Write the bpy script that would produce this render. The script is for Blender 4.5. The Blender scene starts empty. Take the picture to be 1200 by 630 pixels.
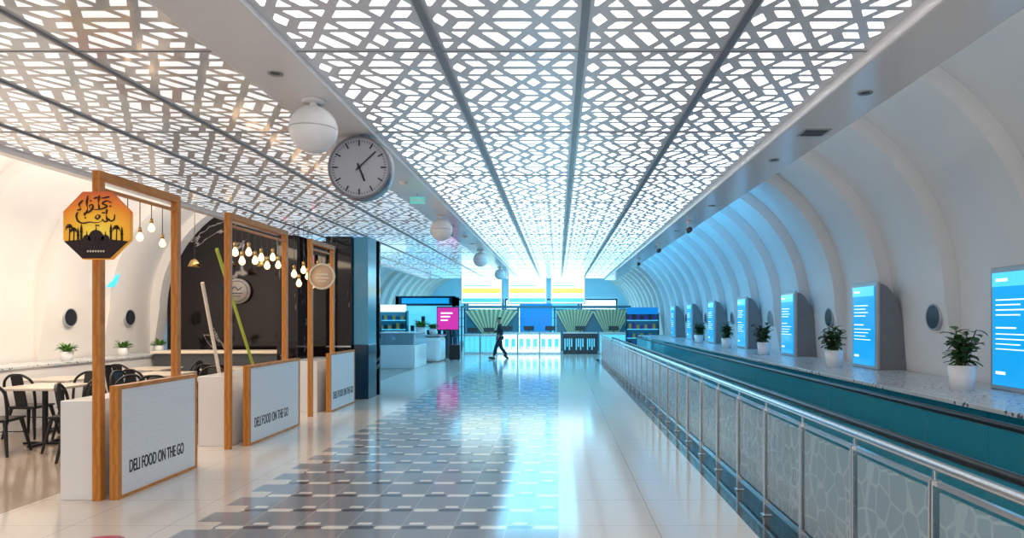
import bpy, math, random
from mathutils import Vector, Matrix, Euler
random.seed(7)
S=bpy.context.scene
COL=S.collection
H=1.7; F=800.0
def PX(px,Y): return (px-654)/F*Y
def PZ(py,Y): return H-(py-373)/F*Y

# ---------------------------------------------------------------- materials
MATS={}
def new_mat(name):
    m=bpy.data.materials.new(name); m.use_nodes=True
    nt=m.node_tree; b=nt.nodes['Principled BSDF']
    return m,nt,b
def mat(name,col,rough=0.5,metal=0.0,em=None,es=0.0,var=0.06,scale=6.0,bump=0.0,spec=0.5,alpha=1.0):
    if name in MATS: return MATS[name]
    m,nt,b=new_mat(name)
    tc=nt.nodes.new('ShaderNodeTexCoord'); n=nt.nodes.new('ShaderNodeTexNoise')
    n.inputs['Scale'].default_value=scale; n.inputs['Detail'].default_value=4
    nt.links.new(tc.outputs['Object'],n.inputs['Vector'])
    mx=nt.nodes.new('ShaderNodeMix'); mx.data_type='RGBA'
    c=Vector(col[:3])
    mx.inputs[6].default_value=(*(c*(1-var)),1); mx.inputs[7].default_value=(*[min(1,v) for v in c*(1+var)],1)
    nt.links.new(n.outputs['Fac'],mx.inputs[0]); nt.links.new(mx.outputs[2],b.inputs['Base Color'])
    b.inputs['Roughness'].default_value=rough; b.inputs['Metallic'].default_value=metal
    b.inputs['Specular IOR Level'].default_value=spec
    if em: 
        b.inputs['Emission Color'].default_value=(*em,1); b.inputs['Emission Strength'].default_value=es
    if bump:
        bp=nt.nodes.new('ShaderNodeBump'); bp.inputs['Strength'].default_value=bump
        nt.links.new(n.outputs['Fac'],bp.inputs['Height']); nt.links.new(bp.outputs['Normal'],b.inputs['Normal'])
    b.inputs['Alpha'].default_value=alpha
    MATS[name]=m; return m
class NB:
    def __init__(s,nt): s.nt=nt
    def val(s,sock,v):
        if isinstance(v,(int,float)): sock.default_value=v
        else: s.nt.links.new(v,sock)
    def m(s,op,a,b=0.0,c=None):
        n=s.nt.nodes.new('ShaderNodeMath'); n.operation=op
        s.val(n.inputs[0],a); s.val(n.inputs[1],b)
        if c is not None: s.val(n.inputs[2],c)
        return n.outputs[0]
    def mix(s,f,a,b):
        n=s.nt.nodes.new('ShaderNodeMix'); n.data_type='RGBA'
        s.val(n.inputs[0],f)
        for i,v in ((6,a),(7,b)):
            if isinstance(v,tuple): n.inputs[i].default_value=(*v,1)
            else: s.nt.links.new(v,n.inputs[i])
        return n.outputs[2]
    def xyz(s):
        g=s.nt.nodes.new('ShaderNodeNewGeometry'); p=s.nt.nodes.new('ShaderNodeSeparateXYZ')
        s.nt.links.new(g.outputs['Position'],p.inputs[0]); return p.outputs

def floor_mat():
    m,nt,b=new_mat('floor_tiles'); N=NB(nt); x,y,z=N.xyz()
    def joint(v,p,w,off=0.0):
        f=N.m('FRACT',N.m('DIVIDE',N.m('ADD',v,100*p+off),p)); return N.m('LESS_THAN',f,w)
    j=N.m('MAXIMUM',joint(x,0.8,0.008),joint(y,0.8,0.008))
    noise=nt.nodes.new('ShaderNodeTexNoise'); noise.inputs['Scale'].default_value=1.3; noise.inputs['Detail'].default_value=8
    cream=N.mix(noise.outputs['Fac'],(0.68,0.61,0.54),(0.86,0.79,0.72))
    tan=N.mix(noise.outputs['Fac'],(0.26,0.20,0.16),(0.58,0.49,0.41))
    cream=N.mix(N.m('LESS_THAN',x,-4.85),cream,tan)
    cream=N.mix(j,cream,(0.42,0.38,0.35))
    P=0.43; R=0.50
    fu=N.m('FRACT',N.m('DIVIDE',N.m('ADD',x,43.0),P))
    vv=N.m('DIVIDE',N.m('ADD',y,60.0),R)
    fv=N.m('FRACT',vv); row=N.m('FLOOR',vv)
    odd=N.m('MODULO',row,2.0)
    fs=N.m('FRACT',N.m('ADD',fu,N.m('MULTIPLY',odd,0.5)))
    def lozenge(u0,wd,v0,hh):
        a=N.m('DIVIDE',N.m('ABSOLUTE',N.m('SUBTRACT',fs,u0)),wd)
        c=N.m('DIVIDE',N.m('ABSOLUTE',N.m('SUBTRACT',fv,v0)),hh)
        return N.m('MULTIPLY',N.m('LESS_THAN',c,1.0),N.m('LESS_THAN',N.m('ADD',a,N.m('MULTIPLY',c,0.18)),1.0))
    white=lozenge(0.27,0.26,0.12,0.085); dark=lozenge(0.77,0.24,0.12,0.085)
    white2=lozenge(0.77,0.15,0.33,0.06)
    jl=N.m('MAXIMUM',N.m('LESS_THAN',fu,0.02),N.m('LESS_THAN',N.m('ABSOLUTE',N.m('SUBTRACT',fv,0.235)),0.012))
    n2=nt.nodes.new('ShaderNodeTexNoise'); n2.inputs['Scale'].default_value=2.0; n2.inputs['Detail'].default_value=6
    grey=N.mix(n2.outputs['Fac'],(0.26,0.275,0.31),(0.35,0.365,0.40))
    grey=N.mix(N.m('MULTIPLY',jl,0.7),grey,(0.55,0.55,0.55))
    patc=N.mix(dark,grey,(0.12,0.12,0.14))
    patc=N.mix(N.m('MAXIMUM',white,white2),patc,(0.90,0.86,0.81))
    inband=N.m('LESS_THAN',fv,0.42)
    edge=N.m('ADD',-3.02,N.m('MULTIPLY',inband,0.215))
    inside=N.m('MULTIPLY',N.m('GREATER_THAN',x,edge),N.m('LESS_THAN',x,0.0))
    inside=N.m('MULTIPLY',inside,N.m('LESS_THAN',y,27.5))
    col=N.mix(inside,cream,patc)
    stone=N.m('MULTIPLY',N.m('GREATER_THAN',x,1.56),N.m('LESS_THAN',y,28.5))
    col=N.mix(stone,col,(0.02,0.022,0.025))
    nt.links.new(col,b.inputs['Base Color'])
    b.inputs['Roughness'].default_value=0.11
    b.inputs['Specular IOR Level'].default_value=0.55
    return m
def speckle_mat():
    m,nt,b=new_mat('speckled_stone'); N=NB(nt)
    v=nt.nodes.new('ShaderNodeTexVoronoi'); v.inputs['Scale'].default_value=22
    g_=nt.nodes.new('ShaderNodeNewGeometry'); nt.links.new(g_.outputs['Position'],v.inputs['Vector'])
    n=nt.nodes.new('ShaderNodeTexNoise'); n.inputs['Scale'].default_value=5; n.inputs['Detail'].default_value=6
    nt.links.new(g_.outputs['Position'],n.inputs['Vector'])
    f=N.m('LESS_THAN',v.outputs['Distance'],0.35)
    base=N.mix(n.outputs['Fac'],(0.40,0.46,0.50),(0.80,0.80,0.80))
    g=N.m('GREATER_THAN',n.outputs['Fac'],0.50)
    nt.links.new(N.mix(N.m('MULTIPLY',f,g),base,(0.12,0.17,0.22)),b.inputs['Base Color'])
    b.inputs['Roughness'].default_value=0.25; return m
def brick_mat():
    m,nt,b=new_mat('white_brick_tile'); 
    t=nt.nodes.new('ShaderNodeTexCoord')
    sep=nt.nodes.new('ShaderNodeSeparateXYZ'); cmb=nt.nodes.new('ShaderNodeCombineXYZ')
    nt.links.new(t.outputs['Object'],sep.inputs[0])
    N=NB(nt)
    nt.links.new(N.m('ADD',sep.outputs[0],sep.outputs[1]),cmb.inputs[0]); nt.links.new(sep.outputs[2],cmb.inputs[1])
    br=nt.nodes.new('ShaderNodeTexBrick'); nt.links.new(cmb.outputs[0],br.inputs['Vector'])
    br.inputs['Scale'].default_value=1.0; br.inputs['Brick Width'].default_value=0.16; br.inputs['Row Height'].default_value=0.05
    br.inputs['Mortar Size'].default_value=0.003
    br.inputs['Color1'].default_value=(0.86,0.86,0.87,1); br.inputs['Color2'].default_value=(0.84,0.85,0.86,1); br.inputs['Mortar'].default_value=(0.79,0.80,0.82,1)
    nt.links.new(br.outputs['Color'],b.inputs['Base Color']); b.inputs['Roughness'].default_value=0.3
    return m
def wood_mat():
    m,nt,b=new_mat('oiled_timber'); 
    t=nt.nodes.new('ShaderNodeTexCoord'); w=nt.nodes.new('ShaderNodeTexWave'); w.inputs['Scale'].default_value=5; w.inputs['Distortion'].default_value=6; w.inputs['Detail'].default_value=3
    nt.links.new(t.outputs['Object'],w.inputs['Vector']); N=NB(nt)
    nt.links.new(N.mix(w.outputs['Fac'],(0.50,0.17,0.02),(0.64,0.25,0.04)),b.inputs['Base Color'])
    b.inputs['Roughness'].default_value=0.4; return m
def dark_gloss_mat():
    m,nt,b=new_mat('dark_lacquer'); N=NB(nt)
    n=nt.nodes.new('ShaderNodeTexNoise'); n.inputs['Scale'].default_value=1.6; n.inputs['Detail'].default_value=5; n.inputs['Distortion'].default_value=3.5
    r=nt.nodes.new('ShaderNodeValToRGB'); r.color_ramp.elements[0].position=0.585; r.color_ramp.elements[0].color=(0.012,0.008,0.009,1)
    r.color_ramp.elements[1].position=0.605; r.color_ramp.elements[1].color=(0.40,0.36,0.34,1)  # pale streaks in the colour imitate reflections on the gloss
    e=r.color_ramp.elements.new(0.625); e.color=(0.012,0.009,0.01,1)
    nt.links.new(n.outputs['Fac'],r.inputs[0]); nt.links.new(r.outputs[0],b.inputs['Base Color'])
    b.inputs['Roughness'].default_value=0.05; b.inputs['Specular IOR Level'].default_value=0.45; return m
def frosted_mat():
    m,nt,b=new_mat('frosted_glass'); N=NB(nt)
    v=nt.nodes.new('ShaderNodeTexVoronoi'); v.feature='DISTANCE_TO_EDGE'; v.inputs['Scale'].default_value=6.5; v.inputs['Randomness'].default_value=0.55
    t=nt.nodes.new('ShaderNodeTexCoord'); nt.links.new(t.outputs['Object'],v.inputs['Vector'])
    e=N.m('LESS_THAN',v.outputs['Distance'],0.045)
    nt.links.new(N.mix(e,(0.42,0.56,0.63),(0.50,0.64,0.70)),b.inputs['Base Color'])
    b.inputs['Roughness'].default_value=0.2
    nt.links.new(N.m('ADD',N.m('MULTIPLY',e,0.10),0.47),b.inputs['Alpha'])
    return m
def cut_mat(name,strength):
    m,nt,b=new_mat(name); N=NB(nt); x,y,z=N.xyz()
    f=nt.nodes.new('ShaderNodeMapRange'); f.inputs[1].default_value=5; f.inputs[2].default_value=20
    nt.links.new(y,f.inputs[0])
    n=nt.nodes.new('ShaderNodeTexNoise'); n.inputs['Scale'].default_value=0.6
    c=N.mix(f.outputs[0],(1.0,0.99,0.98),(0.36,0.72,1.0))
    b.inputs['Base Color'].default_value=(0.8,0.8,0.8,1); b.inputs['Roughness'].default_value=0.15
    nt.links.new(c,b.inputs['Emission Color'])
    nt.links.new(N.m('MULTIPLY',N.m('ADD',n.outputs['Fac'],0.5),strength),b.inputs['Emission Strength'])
    m.cycles.emission_sampling='NONE'
    return m
M_floor=floor_mat(); M_speck=speckle_mat(); M_brick=brick_mat(); M_wood=wood_mat(); M_dark=dark_gloss_mat(); M_frost=frosted_mat()
M_wall=mat('vault_plaster',(0.80,0.80,0.80),0.5,var=0.04,scale=1.2)
M_wallL=mat('vault_plaster_warm',(0.86,0.82,0.78),0.5,var=0.03,scale=1.2)
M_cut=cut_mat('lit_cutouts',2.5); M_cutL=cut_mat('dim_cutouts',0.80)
M_lat=mat('lattice_metal',(0.64,0.65,0.68),0.25,0.15,em=(0.9,0.95,1.0),es=0.05,var=0.04,spec=0.7)  # weak emission brightens the bars in place of bounced light
M_latL=mat('lattice_white_lacquer',(0.62,0.60,0.59),0.09,0.1,em=(1.0,0.97,0.93),es=0.06,var=0.04,spec=1.0)  # left bars get the same added glow, though they are no lamp
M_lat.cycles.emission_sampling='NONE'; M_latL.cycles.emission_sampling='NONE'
M_seam=mat('seam_metal',(0.28,0.29,0.31),0.35,0.4)
M_white=mat('white_paint',(0.84,0.84,0.85),0.4,var=0.02)
M_gwhite=mat('white_gloss',(0.86,0.86,0.87),0.18,var=0.02)
M_cream=mat('cream_paint',(0.84,0.74,0.60),0.4,var=0.03)
M_steel=mat('brushed_steel',(0.66,0.68,0.70),0.22,1.0,var=0.05,scale=30)
M_brass=mat('brass',(0.65,0.42,0.16),0.25,1.0)
M_black=mat('black_metal',(0.018,0.018,0.02),0.35,0.3)
M_rubber=mat('black_rubber',(0.015,0.015,0.017),0.3)
M_tread=mat('ribbed_tread',(0.10,0.14,0.16),0.35,0.6,scale=40)
M_teal=mat('dark_teal_glass',(0.010,0.09,0.13),0.03,0.25,em=(0.0,0.22,0.34),es=0.08,var=0.5,scale=0.8,spec=1.0)  # faint teal emission brightens glass that has no light of its own
M_grey=mat('grey_metal',(0.40,0.42,0.44),0.35,0.4)
M_hous=mat('housing_grey',(0.20,0.22,0.25),0.45,0.1)
M_frame=mat('screen_frame_grey',(0.42,0.45,0.48),0.35,0.3)
M_dgrey=mat('dark_grey',(0.07,0.075,0.085),0.4)
M_screen=mat('cyan_screen',(0.0,0.12,0.3),0.15,em=(0.01,0.36,0.82),es=1.0,var=0.1)
M_screen2=mat('cyan_screen_light',(0.0,0.25,0.4),0.15,em=(0.10,0.62,0.95),es=1.1)
M_txt=mat('screen_white',(0.8,0.8,0.8),0.4,em=(0.8,0.95,1),es=1.1)
M_ink=mat('black_ink',(0.02,0.02,0.022),0.5)
M_yel=mat('screen_yellow',(0.8,0.6,0.05),0.4,em=(1.0,0.80,0.15),es=1.4)
M_lit=mat('lit_cyan_white',(0.6,0.9,1),0.3,em=(0.62,0.92,1.0),es=2.2)
M_blue=mat('blue_panel',(0.08,0.26,0.38),0.15,em=(0.04,0.3,0.48),es=0.2)
M_portal=mat('royal_blue_panel',(0.0,0.15,0.45),0.2,em=(0.0,0.22,0.62),es=0.8)
M_navy=mat('navy_panel',(0.012,0.05,0.10),0.12)
M_leaf=mat('leaf_green',(0.05,0.12,0.035),0.4,var=0.5,scale=12)
M_leaf2=mat('leaf_bright',(0.12,0.28,0.05),0.45,var=0.4,scale=12)
M_soil=mat('soil',(0.04,0.025,0.015),0.9,bump=0.5,scale=40)
M_bulb=mat('warm_bulb',(1,0.8,0.5),0.1,em=(1.0,0.62,0.32),es=2.4)
M_pink=mat('pink_screen',(0.7,0.1,0.25),0.3,em=(1.0,0.20,0.40),es=0.8,var=0.3,scale=8)
M_mag=mat('magenta_screen',(0.6,0.02,0.3),0.3,em=(0.60,0.03,0.28),es=0.9)
M_lime=mat('lime_paint',(0.45,0.55,0.05),0.4)
M_gold=mat('fan_gold_green',(0.72,0.70,0.48),0.35,0.1)
M_tabletop=mat('table_laminate',(0.68,0.60,0.52),0.25,var=0.1)
M_green=mat('exit_pale_cyan',(0.15,0.55,0.50),0.3,em=(0.15,0.65,0.60),es=0.5)
M_red=mat('floor_decal_pink',(0.75,0.12,0.22),0.4)
M_hole=mat('porthole_dark',(0.03,0.035,0.045),0.15)

# ---------------------------------------------------------------- mesh builder
class MB:
    def __init__(s): s.v=[]; s.f=[]; s.mi=[]; s.sm=[]
    def _add(s,vs,fs,mi=0,sm=False):
        o=len(s.v); s.v+= [tuple(v) for v in vs]
        for f in fs: s.f.append([i+o for i in f]); s.mi.append(mi); s.sm.append(sm)
    def box(s,c,d,mi=0,rot=None,taper=1.0):
        a,b,e=d[0]/2,d[1]/2,d[2]/2
        vs=[]
        for z,t in ((-e,taper),(e,1.0)):
            for x,y in ((-a,-b),(a,-b),(a,b),(-a,b)): vs.append(Vector((x*t,y*t,z)))
        if rot:
            R=Euler(rot).to_matrix(); vs=[R@v for v in vs]
        vs=[v+Vector(c) for v in vs]
        s._add(vs,[(3,2,1,0),(4,5,6,7),(0,1,5,4),(1,2,6,5),(2,3,7,6),(3,0,4,7)],mi); return s
    def b2(s,x0,x1,y0,y1,z0,z1,mi=0):
        return s.box(((x0+x1)/2,(y0+y1)/2,(z0+z1)/2),(abs(x1-x0),abs(y1-y0),abs(z1-z0)),mi)
    def tube(s,pts,r,seg=10,mi=0,closed=False):
        pts=[Vector(p) for p in pts]; n=len(pts)
        rs=r if isinstance(r,(list,tuple)) else [r]*n
        vs=[]; up=None
        for i,p in enumerate(pts):
            if closed: d=(pts[(i+1)%n]-pts[i-1])
            else: d=(pts[min(i+1,n-1)]-pts[max(i-1,0)])
            d.normalize()
            if up is None:
                up=Vector((0,0,1)) if abs(d.z)<0.9 else Vector((1,0,0))
            a=d.cross(up).normalized(); up=a.cross(d).normalized()
            for k in range(seg):
                t=2*math.pi*k/seg; vs.append(p+(a*math.cos(t)+up*math.sin(t))*rs[i])
        fs=[]
        for i in range(n if closed else n-1):
            j=(i+1)%n
            for k in range(seg):
                l=(k+1)%seg; fs.append((i*seg+k,i*seg+l,j*seg+l,j*seg+k))
        s._add(vs,fs,mi,True)
        if not closed:
            s._add(vs[:seg],[tuple(range(seg))],mi); s._add(vs[-seg:],[tuple(reversed(range(seg)))],mi)
        return s
    def lathe(s,prof,c=(0,0,0),seg=32,mi=0,axis='Z',smooth=True):
        vs=[]; n=len(prof)
        for r,z in prof:
            for k in range(seg):
                t=2*math.pi*k/seg; p=(r*math.cos(t),r*math.sin(t),z)
                if axis=='Y': p=(p[0],p[2],p[1])
                if axis=='X': p=(p[2],p[0],p[1])
                vs.append((p[0]+c[0],p[1]+c[1],p[2]+c[2]))
        fs=[]
        for i in range(n-1):
            for k in range(seg):
                l=(k+1)%seg; fs.append((i*seg+k,i*seg+l,(i+1)*seg+l,(i+1)*seg+k))
        s._add(vs,fs,mi,smooth)
        return s
    def poly(s,pts,mi=0): s._add(pts,[tuple(range(len(pts)))],mi); return s
    def prism(s,pts,d,mi=0):
        n=len(pts); d=Vector(d); a=[Vector(p) for p in pts]; b=[p+d for p in a]
        s._add(a+b,[tuple(range(n)),tuple(reversed(range(n,2*n)))]+[(i,(i+1)%n,n+(i+1)%n,n+i) for i in range(n)],mi); return s
    def obj(s,name,mats,parent=None,loc=(0,0,0),rot=(0,0,0),bevel=0.0,**kw):
        me=bpy.data.meshes.new(name); me.from_pydata(s.v,[],s.f)
        if not isinstance(mats,(list,tuple)): mats=[mats]
        for m in mats: me.materials.append(m)
        for p,mi,sm in zip(me.polygons,s.mi,s.sm): p.material_index=mi; p.use_smooth=sm
        me.validate(); me.update()
        o=bpy.data.objects.new(name,me); COL.objects.link(o); o.location=loc; o.rotation_euler=rot
        if parent: o.parent=parent
        if bevel:
            b=o.modifiers.new('bevel','BEVEL'); b.width=bevel; b.segments=2; b.limit_method='ANGLE'
        for k,v in kw.items(): o[k]=v
        return o
def thing(name,label,category,loc=(0,0,0),rot=(0,0,0),group=None):
    e=bpy.data.objects.new(name,None); COL.objects.link(e); e.location=loc; e.rotation_euler=rot
    e.empty_display_size=0.1; e['label']=label; e['category']=category
    if group: e['group']=group
    return e
def tag(o,label,category,group=None,kind=None):
    o['label']=label; o['category']=category
    if group: o['group']=group
    if kind: o['kind']=kind
    return o
def copy_tree(root,loc=None,rot=None,parent=None):
    n=root.copy(); COL.objects.link(n)
    if parent: n.parent=parent
    if loc is not None: n.location=loc
    if rot is not None: n.rotation_euler=rot
    for c in list(root.children):
        copy_tree(c,parent=n)
    return n
def struct(o): o['kind']='structure'; return o
def text_obj(name,body,size,matl,parent,loc,rot,xs=1.0,ext=0.002,width=None,off=0.001):
    cu=bpy.data.curves.new(name+'_c','FONT'); cu.body=body; cu.size=size; cu.extrude=ext; cu.align_x='LEFT'; cu.offset=off
    t=bpy.data.objects.new('tmp',cu); COL.objects.link(t)
    bpy.context.view_layer.update()
    dg=bpy.context.evaluated_depsgraph_get()
    me=bpy.data.meshes.new_from_object(t.evaluated_get(dg)); bpy.data.objects.remove(t)
    if width:
        w=max(v.co.x for v in me.vertices)-min(v.co.x for v in me.vertices); xs=width/w
    for v in me.vertices: v.co.x*=xs
    me.materials.clear(); me.materials.append(matl)
    o=bpy.data.objects.new(name,me); COL.objects.link(o); o.parent=parent; o.location=loc; o.rotation_euler=rot
    return o
def smooth_pts(pts,n=6):
    P=[Vector(p) for p in pts]; P=[P[0]]+P+[P[-1]]; out=[]
    for i in range(1,len(P)-2):
        for k in range(n):
            t=k/n; a,b_,c,d=P[i-1],P[i],P[i+1],P[i+2]
            out.append(0.5*((2*b_)+(-a+c)*t+(2*a-5*b_+4*c-d)*t*t+(-a+3*b_-3*c+d)*t**3))
    out.append(P[-1]); return out

YE=30.6; YF=45.5
# ---------------------------------------------------------------- floor
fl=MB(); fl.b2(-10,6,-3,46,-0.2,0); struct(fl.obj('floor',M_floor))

# ---------------------------------------------------------------- vaults
BW=1.65; BD=0.21; XR=4.9; XL=-8.9
Y00=6.63-3.3/2-3.3*3
def inset_at(y):
    f=((y-Y00)/BW)%1.0
    return 0.02+(BD-0.02)*math.cos(f*math.pi/2)
def vault(side):
    mb=MB()
    if side>0: X0=XR; cx=XR-2.75; sg=1
    else: X0=XL; cx=XL+2.75; sg=-1
    def prof(d):
        pts=[(X0-sg*d*0.3,0.0),(X0-sg*d*0.3,1.0),(X0-sg*d*0.7,1.5)]
        R=2.75-d
        for k in range(0,23):
            a=math.radians(k*4.2); pts.append((cx+sg*R*math.cos(a),1.9+R*math.sin(a)))
        return pts
    y=Y00
    while y<YF:
        rows=[(y+BW*t,0.02+(BD-0.02)*math.cos(t*math.pi/2)) for t in (0,0.15,0.3,0.45,0.6,0.75,0.88,1.0)]
        P=[prof(d) for _,d in rows]; n=len(P[0])
        vs=[(p[0],yy,p[1]) for (yy,_),pr in zip(rows,P) for p in pr]
        fs=[]
        for r_ in range(len(rows)-1):
            o=r_*n
            fs+=[(o+k,o+k+1,o+n+k+1,o+n+k) if sg<0 else (o+k+1,o+k,o+n+k,o+n+k+1) for k in range(n-1)]
        mb._add(vs,fs,0,True)
        a=prof(0.02); b=prof(BD); y1=y+BW
        vs=[(p[0],y1,p[1]) for p in a]+[(p[0],y1,p[1]) for p in b]
        mb._add(vs,[(k,k+1,n+k+1,n+k) if sg<0 else (k+1,k,n+k,n+k+1) for k in range(n-1)],0,True)
        y=y1
    return mb
struct(vault(1).obj('wall_right',M_wall)); struct(vault(-1).obj('wall_left',M_wallL))
rf=MB(); rf.b2(-6.6,2.6,-3,YF+0.3,4.6,4.7); struct(rf.obj('ceiling',M_white))
M_farw=mat('pale_lit_wall',(0.35,0.6,0.72),0.5,em=(0.10,0.45,0.70),es=0.3,var=0.2,scale=0.4)  # cyan light falling on the wall is put in as weak emission
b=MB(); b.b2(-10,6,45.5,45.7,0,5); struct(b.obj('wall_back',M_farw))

# ---------------------------------------------------------------- lattice ceiling
def inset(poly,w):
    n=len(poly); out=[]
    area=sum(poly[i][0]*poly[(i+1)%n][1]-poly[(i+1)%n][0]*poly[i][1] for i in range(n))
    if area<0: poly=poly[::-1]
    L=[]
    for i in range(n):
        p=Vector(poly[i]); q=Vector(poly[(i+1)%n]); d=(q-p).normalized(); nn=Vector((-d.y,d.x))
        L.append((p+nn*w,d))
    for i in range(n):
        p,d=L[i-1]; q,e=L[i]
        den=d.x*e.y-d.y*e.x
        if abs(den)<1e-6: out.append(tuple(q)); continue
        t=((q.x-p.x)*e.y-(q.y-p.y)*e.x)/den
        out.append((p.x+d.x*t,p.y+d.y*t))
    return out
def clip(poly,x0,x1,y0,y1):
    for ax,lim,sg in ((0,x0,1),(0,x1,-1),(1,y0,1),(1,y1,-1)):
        res=[]
        for i in range(len(poly)):
            a=poly[i-1]; b=poly[i]
            ia=(a[ax]-lim)*sg>=0; ib=(b[ax]-lim)*sg>=0
            if ia!=ib:
                t=(lim-a[ax])/(b[ax]-a[ax]); res.append((a[0]+(b[0]-a[0])*t,a[1]+(b[1]-a[1])*t))
            if ib: res.append(b)
        poly=res
        if len(poly)<3: return []
    return poly
def lattice_polys(w,l,a=0.175,bar=0.034):
    out=[]; s3=math.sqrt(3)
    for j in range(-2,int(l/(s3*a))+3):
        for i in range(-30,30):
            cx=2*a*i+a*j; cy=s3*a*j
            if cx<-3*a or cx>w+3*a: continue
            hx=[(cx+a*math.cos(math.radians(60*k)),cy+a*math.sin(math.radians(60*k))) for k in range(6)]
            k=(i+2*j)%3; c=(cx,cy)
            if (i+j)%2==0:
                ps=[[hx[(k+m)%6] for m in range(4)],[hx[(k+3+m)%6] for m in range(4)]]
            else:
                ps=[[hx[(k+m)%6] for m in range(3)]+[c],[hx[(k+2+m)%6] for m in range(3)]+[c],[hx[(k+4+m)%6] for m in range(3)]+[c]]
            ps.append([(cx+a,cy),(cx+1.5*a,cy+s3/2*a),(cx+a/2,cy+s3/2*a)])
            ps.append([(cx+1.5*a,cy+s3/2*a),(cx+2.5*a,cy+s3/2*a),(cx+2*a,cy+s3*a)])
            for p in ps:
                q=clip(inset(p,bar*(0.72 if len(p)==3 else 1)),0.05,w-0.05,0.03,l-0.03)
                if len(q)>=3: out.append(q)
    return out
def lattice_ceiling(name,xs,z,mats,sw):
    mb=MB(); x0,x1=xs[0],xs[-1]
    mb.b2(x0,x1,-1.4,YE,z,z+0.05,0)
    for a,bb in zip(xs[:-1],xs[1:]):
        ps=lattice_polys(bb-a,2.0)
        y=-1.4
        while y<YE-0.1:
            for p in ps: mb.poly([(a+q[0],y+q[1],z-0.002) for q in reversed(p)],1)
            mb.b2(a,bb,y-0.005,y+0.005,z-0.005,z,2)
            y+=2.0
    for x in xs[1:-1]: mb.b2(x-sw,x+sw,-1.4,YE,z-0.02,z,2)
    return struct(mb.obj(name,mats))
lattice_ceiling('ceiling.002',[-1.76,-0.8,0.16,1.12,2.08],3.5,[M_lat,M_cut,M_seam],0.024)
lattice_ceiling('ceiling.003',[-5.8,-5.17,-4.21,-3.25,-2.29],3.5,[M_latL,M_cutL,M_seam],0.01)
b=MB(); b.b2(-2.29,-1.76,-2,YE,3.46,3.6); struct(b.obj('trim_1',M_gwhite,bevel=0.01))
b=MB(); b.b2(2.08,2.6,-2,YE,3.42,3.6); struct(b.obj('trim_2',M_gwhite,bevel=0.02))
b=MB(); b.b2(-5.95,-5.8,-2,YE,3.44,3.6); struct(b.obj('trim_3',M_gwhite,bevel=0.01))

# ---------------------------------------------------------------- ledges
def ledge(x0,x1,label,y0,y1,facing):
    e=thing('wall_ledge',label,'ledge',(0,0,0))
    MB().b2(x0,x1,y0,y1,0.94,0.98).obj('ledge_top',M_speck,e,bevel=0.005)
    m=MB()
    if facing<0:
        y=y0
        while y<y1-0.01:
            yy=min(y+1.65,y1); m.b2(x0+0.03,x0+0.08,y+0.006,yy-0.006,0,0.94); y+=1.65
    else: m.b2(x1-0.08,x1-0.03,y0,y1,0,0.94)
    m.obj('fascia_panel',M_teal if facing<0 else M_white,e)
    return e
ledge(3.5,4.8,'speckled pale stone ledge over dark teal glass fascia along curved wall',-1,30,-1)
ledge(-8.82,-8.1,'pale stone ledge along the curved dining wall',3,15,1)

# ---------------------------------------------------------------- moving walkway
w=thing('moving_walkway','dark moving walkway with black rubber handrails beside steel railing','moving walkway',(0,0,0))
t=MB(); t.b2(2.3,3.1,-1,28,0,0.02)
t.obj('tread_belt',M_tread,w)
M_cdg=mat('clear_teal_glass',(0.04,0.36,0.46),0.04,em=(0.0,0.35,0.45),es=0.06,alpha=0.34,spec=1.0)  # slight emission put into the glass to lift its teal
for x in (2.2,3.2):
    MB().b2(x-0.09,x+0.09,-1,28,0,0.16).obj('skirt',M_grey,w,bevel=0.01)
    MB().b2(x-0.008,x+0.008,-1,28,0.16,0.9).obj('glass_side',M_cdg,w)
    pts=[(x,-1,0.93),(x,27.6,0.93)]+[(x,27.6+0.35*math.sin(math.radians(a)),0.58+0.35*math.cos(math.radians(a))) for a in range(15,181,15)]
    MB().tube(pts,0.027,10).obj('handrail',M_rubber,w)

# ---------------------------------------------------------------- steel railing
r=thing('railing','stainless steel railing with frosted patterned glass panels','railing',(1.8,0,0))
MB().tube([(0,1.2,1.0),(0,28.2,1.0)],0.026,12).obj('handrail',M_steel,r)
MB().b2(-0.012,0.012,1.2,28.2,0.905,0.93).obj('upper_rail',M_steel,r)
MB().b2(-0.015,0.015,1.2,28.2,0.10,0.125).obj('lower_rail',M_steel,r)
pm=None; gm=None
SPAN=0.88
for i in range(31):
    y=1.50+SPAN*i
    if pm is None:
        m=MB(); m.b2(-0.025,0.025,-0.020,-0.006,0.0,0.93); m.b2(-0.025,0.025,0.006,0.020,0.0,0.93); m.b2(-0.04,0.04,-0.04,0.04,0,0.012); m.b2(-0.008,0.008,-0.012,0.012,0.9,0.98)
        pm=m.obj('post',M_steel,r,(0,y,0),bevel=0.002)
        g=MB(); g.b2(-0.006,0.006,0.05,SPAN-0.05,0.16,0.88)
        gm=g.obj('glass_panel',M_frost,r,(0,y,0))
    else:
        c=pm.copy(); COL.objects.link(c); c.parent=r; c.location=(0,y,0)
        if i<30:
            c=gm.copy(); COL.objects.link(c); c.parent=r; c.location=(0,y,0)

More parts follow.
